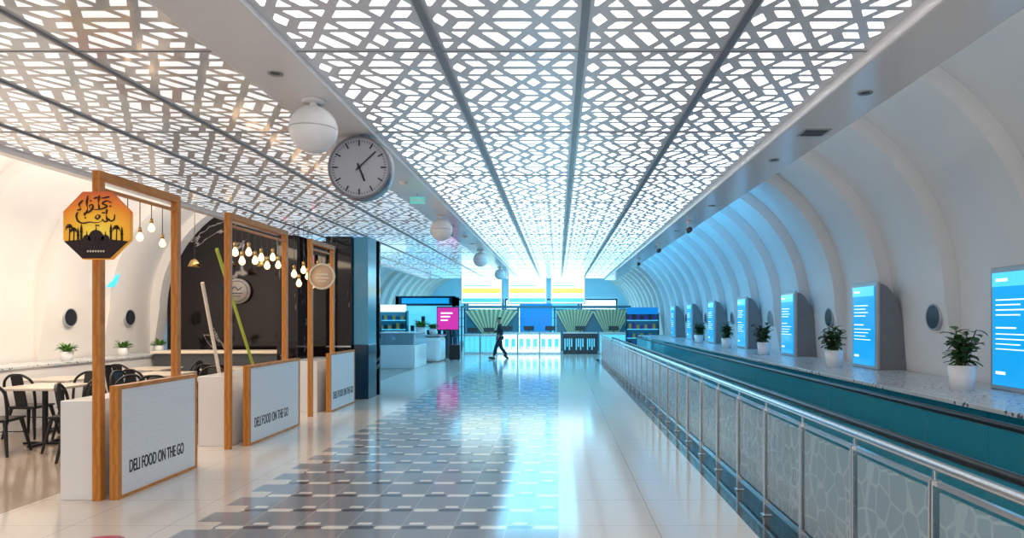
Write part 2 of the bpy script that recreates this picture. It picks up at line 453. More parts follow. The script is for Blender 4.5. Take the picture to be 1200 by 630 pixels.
# ---------------------------------------------------------------- wall displays
def display():
    e=thing('information_display','portrait cyan information screen in slim frame before arched grey niche','screen',(4.45,6.63,0.98),group='information screens along the curved wall')
    m=MB()
    prof=[(0.05,0.0),(0.05,1.20)]+[(0.05+0.37*math.sin(math.radians(a)),0.12+1.08*math.cos(math.radians(a))) for a in range(8,91,8)]+[(0.42,0.0)]
    m.prism([(x,-0.38,z) for x,z in prof],(0,0.76,0))
    m.obj('niche_body',M_hous,e,bevel=0.01)
    MB().b2(0.0,0.05,-0.40,0.40,0.0,1.24).obj('panel_frame',M_frame,e,bevel=0.012)
    m=MB(); m.b2(-0.015,0.0,-0.34,0.34,0.05,1.18,0)
    m.b2(-0.019,-0.015,-0.34,0.34,1.04,1.18,2)
    m.b2(-0.021,-0.015,0.10,0.28,1.09,1.12,1)
    for k in range(4): m.b2(-0.021,-0.015,-0.16+0.08*(k%2),0.28,0.90-0.05*k,0.912-0.05*k,1)
    m.b2(-0.021,-0.015,-0.02,0.28,0.62,0.635,1)
    for k in range(4): m.b2(-0.021,-0.015,-0.24+0.08*(k%3),0.28,0.56-0.05*k,0.57-0.05*k,1)
    m.b2(-0.021,-0.015,0.14,0.28,0.16,0.19,1)
    m.obj('screen',[M_screen,M_txt,M_screen2],e)
    return e
d0=display()
for k in range(1,7): copy_tree(d0,(4.45,6.63+3.3*k,0.98))

def porthole(x,y,sg,grp):
    e=thing('porthole','small dark oval porthole flush in white curved wall','porthole',(x,y,1.72),group=grp)
    MB().lathe([(0.15,-0.012*sg),(0.165,-0.016*sg),(0.17,0.0),(0.17,0.12*sg)],seg=28,axis='X').obj('rim',M_frame,e)
    MB().lathe([(0.0,-0.01*sg),(0.15,-0.01*sg)],seg=28,axis='X').obj('pane',M_hole,e)
    return e
for k in range(6):
    y=8.55+3.3*k; porthole(XR-0.9*inset_at(y-0.12)-0.01,y,1,'portholes along the curved wall')
for y in (8.9,12.2,13.9): porthole(XL+0.9*inset_at(y-0.17)+0.01,y,-1,'portholes in the dining wall')
e=thing('wall_sign','small cyan leaf shaped sign on white curved dining wall','sign',(-8.5,12.95,2.45))
m=MB()
for k,(a,L) in enumerate(((20,0.34),(42,0.40),(64,0.30))):
    c_,s_=math.cos(math.radians(a)),math.sin(math.radians(a)); o_=-0.12+0.1*k
    m.prism([(0,o_,-0.16),(0,o_+L*c_*0.5-0.05*s_,-0.16+L*s_*0.5+0.05*c_),(0,o_+L*c_,-0.16+L*s_),(0,o_+L*c_*0.5+0.05*s_,-0.16+L*s_*0.5-0.05*c_)],(0.02,0,0))
m.obj('sign_leaves',M_screen2,e)

# ---------------------------------------------------------------- plants
def leaf(mb,base,az,el,L,W,mi=0,droop=0.5):
    d=Vector((math.cos(az),math.sin(az),0)); side=Vector((-math.sin(az),math.cos(az),0))
    ws=[0.1,0.8,1.0,0.7,0.05]; p=Vector(base); e=el; rows=[]
    for i,wd in enumerate(ws):
        up=Vector((0,0,1)); nrm=(up*math.cos(e)-d*math.sin(e))
        rows.append((p-side*W/2*wd+nrm*0.1*W, p.copy(), p+side*W/2*wd+nrm*0.1*W))
        p=p+(d*math.cos(e)+up*math.sin(e))*(L/4); e-=droop/4*1.6
    vs=[v for r_ in rows for v in r_]; fs=[]
    for i in range(4):
        for k in range(2): a=i*3+k; fs.append((a,a+1,a+4,a+3))
    mb._add(vs,fs,mi,True)
def plant(small=False,label='',group=None):
    e=thing('potted_plant',label,'plant',(0,0,0),group=group)
    if small:
        pr=[(0.0,0),(0.08,0),(0.10,0.16),(0.085,0.16),(0.08,0.13),(0,0.13)]; ph=0.13
    else:
        pr=[(0.0,0),(0.11,0),(0.135,0.25),(0.12,0.25),(0.115,0.22),(0,0.22)]; ph=0.22
    MB().lathe(pr,seg=24).obj('pot',M_gwhite,e)
    MB().lathe([(0,ph+0.004),(pr[4][0],ph+0.004)],seg=24).obj('soil',M_soil,e)
    m=MB()
    if small:
        for k in range(50):
            a=random.random()*6.28; leaf(m,(math.cos(a)*0.04,math.sin(a)*0.04,ph+random.random()*0.08),a,random.uniform(0.2,1.4),0.14,0.05)
        m.obj('foliage',M_leaf2,e)
    else:
        st=MB()
        for sI in range(10):
            a=sI*0.8+random.random()*0.4; tp=random.uniform(0.03,0.20); hh=random.uniform(0.20,0.42)
            tip=Vector((math.cos(a)*tp,math.sin(a)*tp,ph+hh))
            bs=Vector((math.cos(a)*0.03,math.sin(a)*0.03,ph)); mid=(tip+bs)/2+Vector((0,0,0.04))
            st.tube([bs,mid,tip],0.006,6)
            for k in range(13):
                t=0.2+0.8*k/12; p=bs.lerp(tip,t); leaf(m,p,k*2.4+sI,random.uniform(-0.2,0.8),random.uniform(0.11,0.16),random.uniform(0.065,0.09))
        st.obj('stem',mat('stem_green',(0.12,0.13,0.04),0.6),e); m.obj('foliage',M_leaf,e)
    return e
p0=plant(False,'bushy green plant in round white pot on stone ledge','plants on the stone ledge'); p0.location=(4.08,6.9,0.98)
for k,y in enumerate((10.15,13.6,16.6,19.9)): copy_tree(p0,(4.10,y,0.98),(0,0,1.3*(k+1)))
q0=plant(True,'small leafy green plant in white pot on dining ledge','plants on the dining ledge'); q0.location=(-8.35,11.6,0.98)
for y in (13.1,14.3,9.9): copy_tree(q0,(-8.35,y,0.98),(0,0,y))

# ---------------------------------------------------------------- timber frames and barrier boards
def frame(y0,y1,label):
    e=thing('timber_frame',label,'frame',(-4.3,y0,0),group='timber goalpost frames of the deli')
    L=y1-y0; w_=0.075
    for y in (0,L): MB().b2(-w_/2,w_/2,y-w_/2,y+w_/2,0,3.0).obj('post',M_wood,e,bevel=0.004)
    MB().b2(-w_/2,w_/2,-w_/2,L+w_/2,3.0,3.08).obj('beam',M_wood,e,bevel=0.004)
    MB().b2(-w_/2+0.02,w_/2-0.02,w_/2,L-w_/2,2.9,2.93).obj('lower_beam',M_wood,e)
    return e
frame(6.39,7.68,'orange-brown timber goalpost frame carrying pendant bulbs and round sign')
frame(8.9,10.75,'orange-brown timber goalpost frame with a row of pendant bulbs')
frame(11.85,13.0,'orange-brown timber goalpost frame beside dark cladding')
def barrier(y0,y1,boxx,label,tw):
    L=y1-y0
    e=thing('barrier_board',label,'barrier',(-4.16,y0,0),group='deli barrier boards')
    MB().b2(-0.04,0.04,0,0.06,0,1.07).b2(-0.04,0.04,L-0.03,L,0,1.07).b2(-0.04,0.04,0.06,L-0.03,1.03,1.07).b2(-0.04,0.04,0.06,L-0.03,0,0.03).obj('timber_edging',M_wood,e,bevel=0.003)
    MB().b2(-0.03,0.03,0.06,L-0.03,0.03,1.03).obj('tiled_panel',M_brick,e)
    text_obj('lettering','DELI FOOD ON THE GO',0.17 if tw<1 else 0.19,M_ink,e,(0.032,0.18,0.22),(math.radians(90),0,math.radians(90)),width=tw,off=0.0015 if tw<1 else 0.0)
    c=MB().b2(boxx,-4.36,y0+0.0,y1-0.05,0,0.93).obj('partition_box',M_gwhite,bevel=0.006)
    tag(c,'low white box partition behind the deli barrier board','partition','white box partitions')
barrier(6.39,7.8,-4.66,'timber-edged white tiled board lettered for the deli',0.95)
barrier(9.1,10.9,-4.80,'timber-edged white tiled board lettered for the deli',1.15)
barrier(12.35,13.85,-4.9,'timber-edged white tiled board lettered for the deli',1.2)

def pendant(x,y,top,zb,grp,s=1.0):
    e=thing('pendant_lamp','warm glass bulb with brass socket on thin black cord','lamp',(x,y,top),group=grp)
    L=top-zb
    MB().tube([(0,0,0),(0,0,-L+0.10*s)],0.004,6).obj('cord',M_black,e)
    MB().lathe([(0,-L+0.13*s),(0.02*s,-L+0.12*s),(0.026*s,-L+0.05*s),(0.0,-L+0.05*s)],seg=12).obj('socket',M_brass,e)
    MB().lathe([(0.014*s,-L+0.05*s),(0.03*s,-L+0.02*s),(0.045*s,-L-0.02*s),(0.04*s,-L-0.055*s),(0.02*s,-L-0.075*s),(0,-L-0.08*s)],seg=14).obj('bulb',M_bulb,e)
for k,zb in enumerate((2.66,2.74,2.58,2.70,2.56)): pendant(-4.3,6.62+0.2*k,2.9,zb-0.03,'bulbs on the first frame',0.72)
for k in range(8): pendant(-4.3,9.09+0.2*k,2.9,(2.60,2.50,2.64,2.54)[k%4],'bulbs on the second frame',0.95)
for k in range(5): pendant(-4.3,12.02+0.2*k,2.9,(2.55,2.62,2.45)[k%3],'bulbs on the third frame',1.0)
for k in range(5): pendant(-4.62,11.95+0.22*k,3.42,(2.5,2.35,2.6)[k%3],'bulbs behind the third frame',1.1)

def sunset_mat():
    m,nt,b=new_mat('sunset_gradient'); N=NB(nt)
    t=nt.nodes.new('ShaderNodeTexCoord'); s=nt.nodes.new('ShaderNodeSeparateXYZ'); nt.links.new(t.outputs['Object'],s.inputs[0])
    dx=s.outputs[0]; dz=N.m('ADD',s.outputs[2],0.08)
    dist=N.m('SQRT',N.m('ADD',N.m('MULTIPLY',N.m('MULTIPLY',dx,dx),0.5),N.m('MULTIPLY',dz,dz)))
    mr=nt.nodes.new('ShaderNodeMapRange'); mr.inputs[1].default_value=0.0; mr.inputs[2].default_value=0.38; nt.links.new(dist,mr.inputs[0])
    r=nt.nodes.new('ShaderNodeValToRGB'); nt.links.new(mr.outputs[0],r.inputs[0])
    cr=r.color_ramp; cr.elements[0].color=(1.0,0.78,0.10,1); cr.elements[1].color=(0.62,0.12,0.03,1)
    e=cr.elements.new(0.42); e.color=(0.98,0.52,0.03,1)
    e=cr.elements.new(0.75); e.color=(0.85,0.25,0.02,1)
    nt.links.new(r.outputs[0],b.inputs['Base Color']); nt.links.new(r.outputs[0],b.inputs['Emission Color']); b.inputs['Emission Strength'].default_value=0.25
    b.inputs['Roughness'].default_value=0.5; return m
SY=6.25
sg=thing('hanging_sign','octagonal orange sunset sign with dark skyline and calligraphy on timber post','sign',(PX(113,SY),SY,PZ(264,SY)))
R=0.335
oc=[(R*math.sin(2*math.pi*(k+0.5)/8)*0.98,R*math.cos(2*math.pi*(k+0.5)/8)) for k in range(8)]
MB().prism([(x,0,z) for x,z in oc],(0,0.05,0)).obj('sign_panel',sunset_mat(),sg)
m=MB()
m.prism([(x,-0.006,z) for x,z in [(-0.295,-0.145),(-0.15,-0.13),(0.15,-0.13),(0.295,-0.145),(0.125,-0.302),(-0.125,-0.302)]],(0,0.005,0))
def domeat(cx_,r_,z0,ht):
    m.prism([(cx_+r_*math.cos(math.pi*k/10),-0.007,z0+ht*math.sin(math.pi*k/10)) for k in range(11)],(0,0.005,0))
    m.prism([(cx_-0.005,-0.007,z0+ht-0.005),(cx_+0.005,-0.007,z0+ht-0.005),(cx_,-0.007,z0+ht+0.035)],(0,0.005,0))
domeat(0,0.075,-0.135,0.095); domeat(-0.085,0.038,-0.135,0.05); domeat(0.085,0.038,-0.135,0.05)
for x,h_ in ((-0.135,-0.015),(0.135,-0.015),(-0.165,-0.05),(0.235,-0.04)):
    m.b2(x-0.009,x+0.009,-0.007,-0.002,-0.14,h_-0.02); m.b2(x-0.013,x+0.013,-0.007,-0.002,h_-0.045,h_-0.035); m.prism([(x-0.011,-0.007,h_-0.02),(x+0.011,-0.007,h_-0.02),(x,-0.007,h_+0.03)],(0,0.005,0))
for x,h_ in ((-0.245,-0.02),(-0.205,-0.05),(0.185,-0.03)):
    m.tube([(x,-0.005,-0.14),(x+0.004,-0.005,h_)],0.005,5)
    for a in (-25,10,50,90,130,170,205):
        c_,s_=math.cos(math.radians(a)),math.sin(math.radians(a))
        m.tube([(x,-0.005,h_),(x+0.022*c_,-0.005,h_+0.022*s_+0.01),(x+0.042*c_,-0.005,h_+0.03*s_-0.012)],[0.005,0.006,0.001],5)
m.obj('skyline',mat('skyline_black',(0.015,0.003,0.006),0.6),sg)
m=MB()
strokes=[
 # lower word: tooth letters on a swept baseline with a deep end bowl
 [(0.17,0.10),(0.165,0.055),(0.135,0.04),(0.11,0.06),(0.10,0.04),(0.075,0.035),(0.06,0.055),(0.045,0.035),(0.0,0.025),(-0.06,0.03),(-0.12,0.02),(-0.165,0.04),(-0.18,0.09),(-0.165,0.12)],
 [(0.10,0.15),(0.095,0.10),(0.10,0.05)],
 [(0.02,0.06),(0.035,0.085),(0.01,0.095),(-0.005,0.07),(0.02,0.055)],
 # upper word
 [(0.14,0.205),(0.10,0.225),(0.06,0.20),(0.10,0.175),(0.05,0.15),(-0.01,0.145),(-0.05,0.155),(-0.06,0.18),(-0.035,0.19),(-0.03,0.16),(-0.06,0.125),(-0.11,0.11)],
 [(0.03,0.275),(0.022,0.21),(0.03,0.15)],
 [(-0.075,0.27),(-0.085,0.20),(-0.08,0.14),(-0.11,0.09)],
 [(-0.12,0.23),(-0.155,0.19),(-0.14,0.15),(-0.17,0.14)],
 [(-0.02,0.245),(0.01,0.255),(0.06,0.25),(0.12,0.262)]]
for st in strokes:
    P=smooth_pts([(x,-0.006,z) for x,z in st],8); n=len(P)
    m.tube(P,[0.0025+0.0058*abs(math.sin(math.pi*(0.12+i/(n-1)*1.6)))**1.2 for i in range(n)],6)
for x,z in ((0.0,0.0),(0.02,0.0),(-0.10,0.07),(0.13,0.175),(0.06,0.115),(0.075,0.115),(-0.05,0.225)): m.prism([(x-0.009,-0.008,z),(x,-0.008,z+0.009),(x+0.009,-0.008,z),(x,-0.008,z-0.009)],(0,0.006,0))
m.obj('calligraphy',mat('calligraphy_ink',(0.05,0.012,0.01),0.6),sg)
m=MB()
for k in range(7): m.b2(-0.08+0.024*k,-0.066+0.024*k,-0.010,-0.006,-0.245,-0.228)
m.obj('small_caption',M_cream,sg)
MB().b2(0.0,0.04,0.05,0.11,-0.03,0.03).obj('bracket',M_black,sg)
e=thing('round_sign','pale round emblem sign on glossy dark deli wall','sign',(PX(278,15.1),15.1,PZ(341,15.1)))
MB().lathe([(0,0),(0.28,0),(0.28,0.06),(0,0.06)],seg=32,axis='Y').obj('disc',mat('aged_cream',(0.42,0.36,0.32),0.3,var=0.35,scale=4),e)
m=MB(); m.lathe([(0.22,-0.004),(0.235,-0.004)],seg=32,axis='Y')
m.tube(smooth_pts([(-0.13,-0.003,0.03),(-0.05,-0.003,0.10),(0.02,-0.003,0.03),(0.10,-0.003,0.09)]),0.012,5)
m.b2(-0.12,0.12,-0.006,-0.002,-0.06,-0.035); m.b2(-0.08,0.08,-0.006,-0.002,-0.12,-0.10)
m.obj('mark',M_dgrey,e)
e=thing('round_sign','round cream sign with pale rim on timber post','sign',(-4.05,11.72,PZ(324,11.8)))
MB().lathe([(0,0),(0.21,0),(0.21,0.04),(0,0.04)],seg=32,axis='Y').obj('disc',mat('amber_disc',(0.62,0.44,0.30),0.4,em=(1.0,0.55,0.28),es=0.08,var=0.35,scale=5),e)
MB().tube([(0.21*math.cos(2*math.pi*k/32),-0.005,0.21*math.sin(2*math.pi*k/32)) for k in range(32)],0.018,8,closed=True).obj('rim',M_cream,e)
m=MB(); m.b2(-0.10,0.10,-0.006,-0.002,0.02,0.05); m.b2(-0.12,0.12,-0.006,-0.002,-0.04,-0.015); m.b2(-0.07,0.07,-0.006,-0.002,-0.09,-0.07)
m.obj('mark',M_cream,e)
MB().b2(-0.2,-0.16,0.04,0.10,-0.02,0.02).obj('bracket',M_black,e)

for (a,bb,mm,lb) in (((-4.9,9.8,2.7),(-5.2,12.24,0.0),M_lime,'lime green pole leaning behind the barrier'),((-4.95,9.5,2.2),(-5.05,10.5,0.0),M_cream,'cream pole leaning behind the barrier')):
    o=MB().tube([a,bb],0.024,10).obj('leaning_pole',mm); tag(o,lb,'pole')

# ---------------------------------------------------------------- deli back wall and cladding
pts=[(-3.98,0.0),(-8.7,0.0),(-8.7,1.5)]
for k in range(0,22):
    a=math.radians(180-k*4.2); pts.append((-6.15+2.55*math.cos(a),1.9+2.55*math.sin(a)))
pts+=[(-6.0,3.42),(-3.98,3.42)]
struct(MB().prism([(x,15.2,z) for x,z in pts],(0,0.1,0)).obj('wall_deli',M_dark))
m=thing('cladding_pylon','tall dark lacquered cladding pylon beside blue column','partition',(-4.60,14.6,0))
MB().b2(-0.27,0.27,-0.3,0.55,0,3.42).obj('pylon_body',M_dark,m,bevel=0.01)
MB().b2(-0.26,0.26,-0.31,-0.3,1.1,1.13).obj('steel_band',M_steel,m)
o=thing('blue_column','square column, muted blue above and navy below','column',(-4.16,14.75,0))
MB().b2(-0.16,0.16,-0.35,0.3,0,1.15).obj('navy_base',M_navy,o,bevel=0.01)
MB().b2(-0.15,0.15,-0.34,0.3,1.15,3.42).obj('blue_shaft',M_blue,o)
o=MB().b2(-5.4,-5.0,13.1,13.9,0,3.3).obj('dark_partition',M_dark,bevel=0.01); tag(o,'tall dark glossy partition by the deli kitchen','partition')
e=thing('menu_screen','glowing pink menu screen on dark wall','screen',(-5.75,15.12,2.85))
MB().b2(-0.37,0.37,0,0.06,-0.27,0.27).obj('bezel',M_black,e)
m=MB(); m.b2(-0.35,0.35,-0.01,0,-0.25,0.25,0)
for j in range(4): m.b2(-0.28,0.07+0.06*j,-0.014,-0.01,0.16-0.09*j,0.18-0.09*j,1)
m.obj('display',[M_pink,M_cream],e)
for k in range(4):
    e=thing('dome_pendant','small warm dome pendant over the deli counter','lamp',(-7.4+0.7*k,13.9,2.75),group='dome pendants over the deli counter')
    MB().lathe([(0.02,0.16),(0.08,0.12),(0.13,0.0),(0.12,0.0),(0.07,0.11),(0.0,0.14)],seg=18).obj('shade',M_brass,e)
    MB().lathe([(0,0.02),(0.05,0.05),(0.03,0.1)],seg=12).obj('bulb',M_bulb,e)
    MB().tube([(0,0,0.15),(0,0,0.75 if k>1 else 1.2)],0.005,6).obj('cord',M_black,e)
o=thing('service_counter','dark deli service counter with pale worktop','counter',(-6.75,13.9,0))
MB().b2(-1.3,1.2,-0.3,0.3,0,1.0).obj('counter_body',M_dgrey,o)
MB().b2(-1.35,1.25,-0.35,0.35,1.0,1.05).obj('worktop',M_cream,o,bevel=0.01)

# ---------------------------------------------------------------- chairs and tables
def chair(loc,rz,first=[None]):
    if first[0]:
        return copy_tree(first[0],loc,(0,0,rz))
    e=thing('dining_chair','black metal cafe chair with curved slat back','chair',loc,(0,0,rz),'black metal cafe chairs')
    m=MB(); m.box((0,0,0.445),(0.40,0.40,0.025)); m.box((0,0,0.425),(0.36,0.36,0.02)); m.obj('seat',M_black,e,bevel=0.01)
    for sx in (-1,1):
        for sy in (-1,1):
            MB().tube([(sx*0.16,sy*0.16,0.43),(sx*0.23,sy*0.24,0.0)],[0.026,0.016],8).obj('leg',M_black,e)
    m=MB()
    arc=smooth_pts([(-0.19,0.17,0.44),(-0.205,0.21,0.64),(-0.195,0.24,0.80),(-0.11,0.27,0.89),(0,0.28,0.91),(0.11,0.27,0.89),(0.195,0.24,0.80),(0.205,0.21,0.64),(0.19,0.17,0.44)],4)
    m.tube(arc,0.018,8)
    m.box((0,0.225,0.68),(0.16,0.014,0.46),rot=(math.radians(-13),0,0))
    m.obj('backrest',M_black,e)
    m=MB(); m.tube([(-0.19,-0.2,0.25),(0.19,-0.2,0.25)],0.007,6); m.obj('stretcher',M_black,e)
    first[0]=e; return e
def table(loc,sx=0.75,sy=0.75,first={}):
    k=(sx,sy)
    if k in first: return copy_tree(first[k],loc)
    e=thing('cafe_table','pale laminate cafe table on black pedestal','table',loc,(0,0,0),'cafe tables')
    MB().box((0,0,0.775),(sx,sy,0.035)).obj('tabletop',M_tabletop,e,bevel=0.008)
    m=MB(); m.tube([(0,0,0.02),(0,0,0.75)],0.035,12); m.box((0,0,0.75),(0.3,0.3,0.012)); m.obj('pedestal',M_black,e)
    MB().prism([(0.28,0.03,0),(0.03,0.03,0),(0.03,0.28,0),(-0.03,0.28,0),(-0.03,0.03,0),(-0.28,0.03,0),(-0.28,-0.03,0),(-0.03,-0.03,0),(-0.03,-0.28,0),(0.03,-0.28,0),(0.03,-0.03,0),(0.28,-0.03,0)],(0,0,0.03)).obj('base',M_black,e)
    first[k]=e; return e
pi=math.pi
for (x,y) in ((-6.95,9.25),(-6.6,11.4),(-5.7,10.3),(-7.5,12.6),(-6.1,12.7),(-7.6,10.45)): table((x,y,0))
for (x,y,rz) in ((-6.3,8.85,-pi/2+0.2),(-7.0,8.55,pi+0.15),(-6.9,9.85,0.1),(-6.22,9.6,-pi/2-0.3),(-5.6,9.0,-pi/2),(-5.75,8.3,pi/2+0.4),
                 (-7.25,11.4,pi/2),(-5.97,11.5,-pi/2),(-6.55,10.8,pi-0.2),(-5.65,9.7,pi+0.2),(-5.65,10.92,0.0),
                 (-7.55,11.95,pi),(-6.9,12.6,-pi/2),(-6.1,12.1,pi),(-5.5,12.65,-pi/2),(-7.6,9.85,pi),(-7.65,8.75,pi/2),(-6.35,10.25,pi/2)):
    chair((x,y,0),rz)

# ---------------------------------------------------------------- clock
ck=thing('wall_clock','large round drum clock, pale face, dark hands, hung from ceiling','clock',(PX(421,6.5),6.5,PZ(196,6.5)),(0,0,0))
rc=0.295
MB().lathe([(rc*0.94,-0.006),(rc*0.95,-0.014),(rc,-0.012),(rc+0.006,0.0),(rc+0.006,0.16),(rc,0.17),(0,0.17)],seg=64,axis='Y').obj('case',mat('clock_case',(0.20,0.21,0.25),0.3,0.6),ck)
MB().lathe([(0,0),(rc*0.95,0)],seg=64,axis='Y').obj('face',mat('clock_face',(0.42,0.44,0.50),0.5,var=0.02),ck)
m=MB()
for k in range(60):
    a=2*pi*k/60; L=0.055 if k%5==0 else 0.02; wd=0.013 if k%5==0 else 0.004
    r1=rc*0.88; rm=r1-L/2; m.box((rm*math.sin(a),-0.004,rm*math.cos(a)),(wd,0.004,L),rot=(0,a,0))
m.obj('hour_marks',M_ink,ck)
def hand(nm,deg,L,wd,y):
    a=math.radians(deg); m=MB(); rm=(L-0.04)/2; m.box((rm*math.sin(a),y,rm*math.cos(a)),(wd,0.004,L+0.04),rot=(0,a,0)); m.obj(nm,M_ink,ck)
hand('hour_hand',158,0.14,0.018,-0.008); hand('minute_hand',47,0.22,0.012,-0.012)
MB().lathe([(0,-0.016),(0.016,-0.016),(0.016,0)],seg=16,axis='Y').obj('hub',M_ink,ck)
zc=3.46-ck.location.z
MB().tube([(0,0.08,rc-0.02),(0,0.08,max(zc,rc+0.01))],0.02,12).obj('hanger',M_dgrey,ck)

def sph(loc,first=[None]):
    if first[0]: return copy_tree(first[0],loc)
    e=thing('ball_speaker','white spherical loudspeaker hanging from white ceiling band','loudspeaker',loc,group='spherical ceiling loudspeakers')
    r_=0.19; pr=[(r_*math.sin(math.radians(a)),-r_*math.cos(math.radians(a))) for a in range(0,181,10)]
    MB().lathe(pr,seg=32).obj('ball',M_gwhite,e)
    MB().lathe([(r_+0.001,-0.004),(r_+0.002,0),(r_+0.001,0.004)],seg=32).obj('seam_ring',M_grey,e)
    MB().tube([(0,0,r_-0.02),(0,0,0.24)],0.03,12).obj('neck',M_gwhite,e)
    MB().lathe([(0,0.215),(0.09,0.215),(0.09,0.24),(0,0.24)],seg=24).obj('mount_plate',M_gwhite,e)
    first[0]=e; return e
for y in (5.5,11.7,17.6,23.5): sph((-2.0,y,3.22) if y>6 else (-1.97,5.5,3.22))
def downlight(x,y,z):
    e=thing('downlight','small round recessed downlight in white ceiling band','light',(x,y,z),group='recessed downlights')
    MB().lathe([(0.035,-0.002),(0.055,-0.008),(0.055,0)],seg=20).obj('bezel',M_grey,e)
    MB().lathe([(0,-0.001),(0.036,-0.001)],seg=20).obj('lens',M_dgrey,e)
for y in (5.0,7.2,10.2,13.2,16.2): downlight(-2.03,y-0.1,3.46); downlight(2.34,y+0.2,3.42)
def vent(x,y):
    e=thing('air_vent','small slotted grey air vent in white ceiling band','vent',(x,y,3.42))
    MB().b2(-0.12,0.12,-0.12,0.12,-0.01,0).obj('vent_frame',M_grey,e)
    m=MB()
    for k in range(5): m.b2(-0.1,0.1,-0.09+0.04*k,-0.07+0.04*k,-0.014,-0.009)
    m.obj('slats',M_dgrey,e)
vent(2.36,6.3)
def cam_(x,y,z,first=[None]):
    if first[0]: return copy_tree(first[0],(x,y,z))
    e=thing('security_camera','small dark security camera on white ceiling mount','camera',(x,y,z),group='security cameras')
    MB().lathe([(0,0),(0.05,0),(0.05,-0.03),(0.02,-0.05),(0.02,-0.14),(0,-0.14)],seg=16).obj('mount',M_gwhite,e)
    MB().lathe([(0,-0.1),(0.045,-0.1),(0.05,0.08),(0,0.09)],seg=16,axis='Y',c=(0,0,-0.17)).obj('camera_body',M_dgrey,e)
    first[0]=e
for y in (12.0,15.6,19.5): cam_(2.3,y,3.42)
cam_(-2.02,12.8,3.46)
for y in (8.8,14.6): 
    e=thing('smoke_detector','small white smoke detector on ceiling band','detector',(-2.0,y,3.46),group='smoke detectors')
    MB().lathe([(0.06,0),(0.055,-0.03),(0.03,-0.045),(0,-0.045)],seg=20).obj('detector_body',M_gwhite,e)
e=thing('exit_sign','small pale green exit sign with running figure under ceiling band','sign',(-1.98,9.6,3.36))
e.scale=(0.62,0.62,0.62)
MB().b2(-0.16,0.16,-0.015,0.015,-0.08,0.08).obj('sign_plate',M_green,e)
m=MB(); m.b2(-0.11,-0.03,-0.02,-0.014,-0.01,0.015); m.prism([(-0.03,-0.02,0.035),(0.02,-0.02,0.002),(-0.03,-0.02,-0.03)],(0,0.005,0))
m.lathe([(0,-0.019),(0.012,-0.019)],seg=10,axis='Y',c=(0.09,0,0.05)); m.tube([(0.085,-0.018,0.035),(0.075,-0.018,0.0),(0.05,-0.018,-0.05)],0.008,6); m.tube([(0.075,-0.018,0.0),(0.11,-0.018,-0.02),(0.10,-0.018,-0.06)],0.008,6); m.tube([(0.05,-0.018,0.01),(0.08,-0.018,0.03),(0.12,-0.018,0.01)],0.006,6)
m.obj('running_figure',M_white,e)
MB().tube([(0,0,0.08),(0,0,0.16)],0.008,8).obj('hanger',M_grey,e)
o=MB().lathe([(0,0.002),(0.19,0.002),(0.19,0)],seg=32,c=(0,0,0)).obj('floor_sticker',M_red,None,(PX(122,5.25),5.16,0)); tag(o,'round pink sticker on cream floor tiles','floor sticker')

# ---------------------------------------------------------------- far hall
def board(px0,px1,py0,py1,Y):
    x0,x1=PX(px0,Y),PX(px1,Y); z0,z1=PZ(py1,Y),PZ(py0,Y)
    e=thing('display_board','bright hanging display board with yellow and cyan-white panels','display board',((x0+x1)/2,Y,z0),group='hanging display boards')
    w_=(x1-x0)/2; h_=z1-z0
    MB().b2(-w_,w_,0,0.15,0,h_).obj('board_casing',M_grey,e)
    m=MB(); m.b2(-w_+0.04,w_-0.04,-0.02,0,0.04,h_-0.04,0)
    m.b2(-w_+0.06,w_-0.06,-0.03,-0.02,h_*0.36,h_*0.54,1)
    m.b2(-w_+0.06,w_-0.06,-0.03,-0.02,h_*0.06,h_*0.20,2)
    m.b2(-w_+0.1,w_*0.4,-0.03,-0.02,h_*0.62,h_*0.65,2)
    m.obj('board_face',[M_lit,M_yel,M_screen2],e)
    for sx in (-0.7,0.7): MB().tube([(sx*w_,0.07,h_),(sx*w_,0.07,4.6-z0)],0.02,8).obj('hanger_rod',M_grey,e)
for a,bb in ((540,589),(595,641),(645,686)): board(a,bb,322,356,29.6)
M_lint=mat('lintel_blue',(0.05,0.20,0.28),0.2)
e=thing('canopy_lintel','dark slim canopy beam on thin posts over the desks','canopy',(0,37,0))
MB().b2(PX(540,37),PX(739,37),-0.2,0.3,PZ(361,37),PZ(358,37)).obj('beam',M_lint,e)
for px in (541,607,650,738): MB().b2(PX(px,37)-0.05,PX(px,37)+0.05,0,0.15,0,PZ(361,37)).obj('post',M_lint,e)
M_fan2=mat('fan_green',(0.26,0.33,0.20),0.4)
def fan(x0,x1,y,z0,z1,nc,label):
    e=thing('palm_fan_screen',label,'screen',((x0+x1)/2,y,0),group='palm fan screens behind the desks')
    W_=(x1-x0); cw=W_/nc; m=MB(); hh=z1-z0
    for c in range(nc):
        cx=-W_/2+cw*(c+0.5); n=21
        for k in range(n):
            t=-1+2*k/(n-1)
            tip=Vector((cx+t*cw*0.49,-0.02*(k%2),z1-0.10*t*t)); b0=Vector((cx+t*cw*0.10,-0.02*(k%2),z0))
            wv=cw*0.49/(n-1)*1.05
            m.prism([b0+Vector((wv*0.3,0,0)),tip+Vector((wv,0,0)),tip+Vector((-wv,0,0)),b0-Vector((wv*0.3,0,0))],(0,0.03,0),mi=k%2)
    m.obj('fan_blades',[M_gold,M_fan2],e)
    MB().b2(-W_/2,W_/2,0.1,0.16,z0-0.1,z1).obj('backing_panel',M_lint,e)
    MB().b2(-W_/2,W_/2,-0.1,0.3,0,z0-0.1).obj('base_block',M_lint,e)
fan(PX(546,36),PX(606,36),36,PZ(396,36),PZ(362,36),1,'green-gold palm fan screen beside blue portal')
fan(PX(652,36),PX(738,36),36,PZ(396,36),PZ(362,36),2,'wide green-gold palm fan screen behind desks')
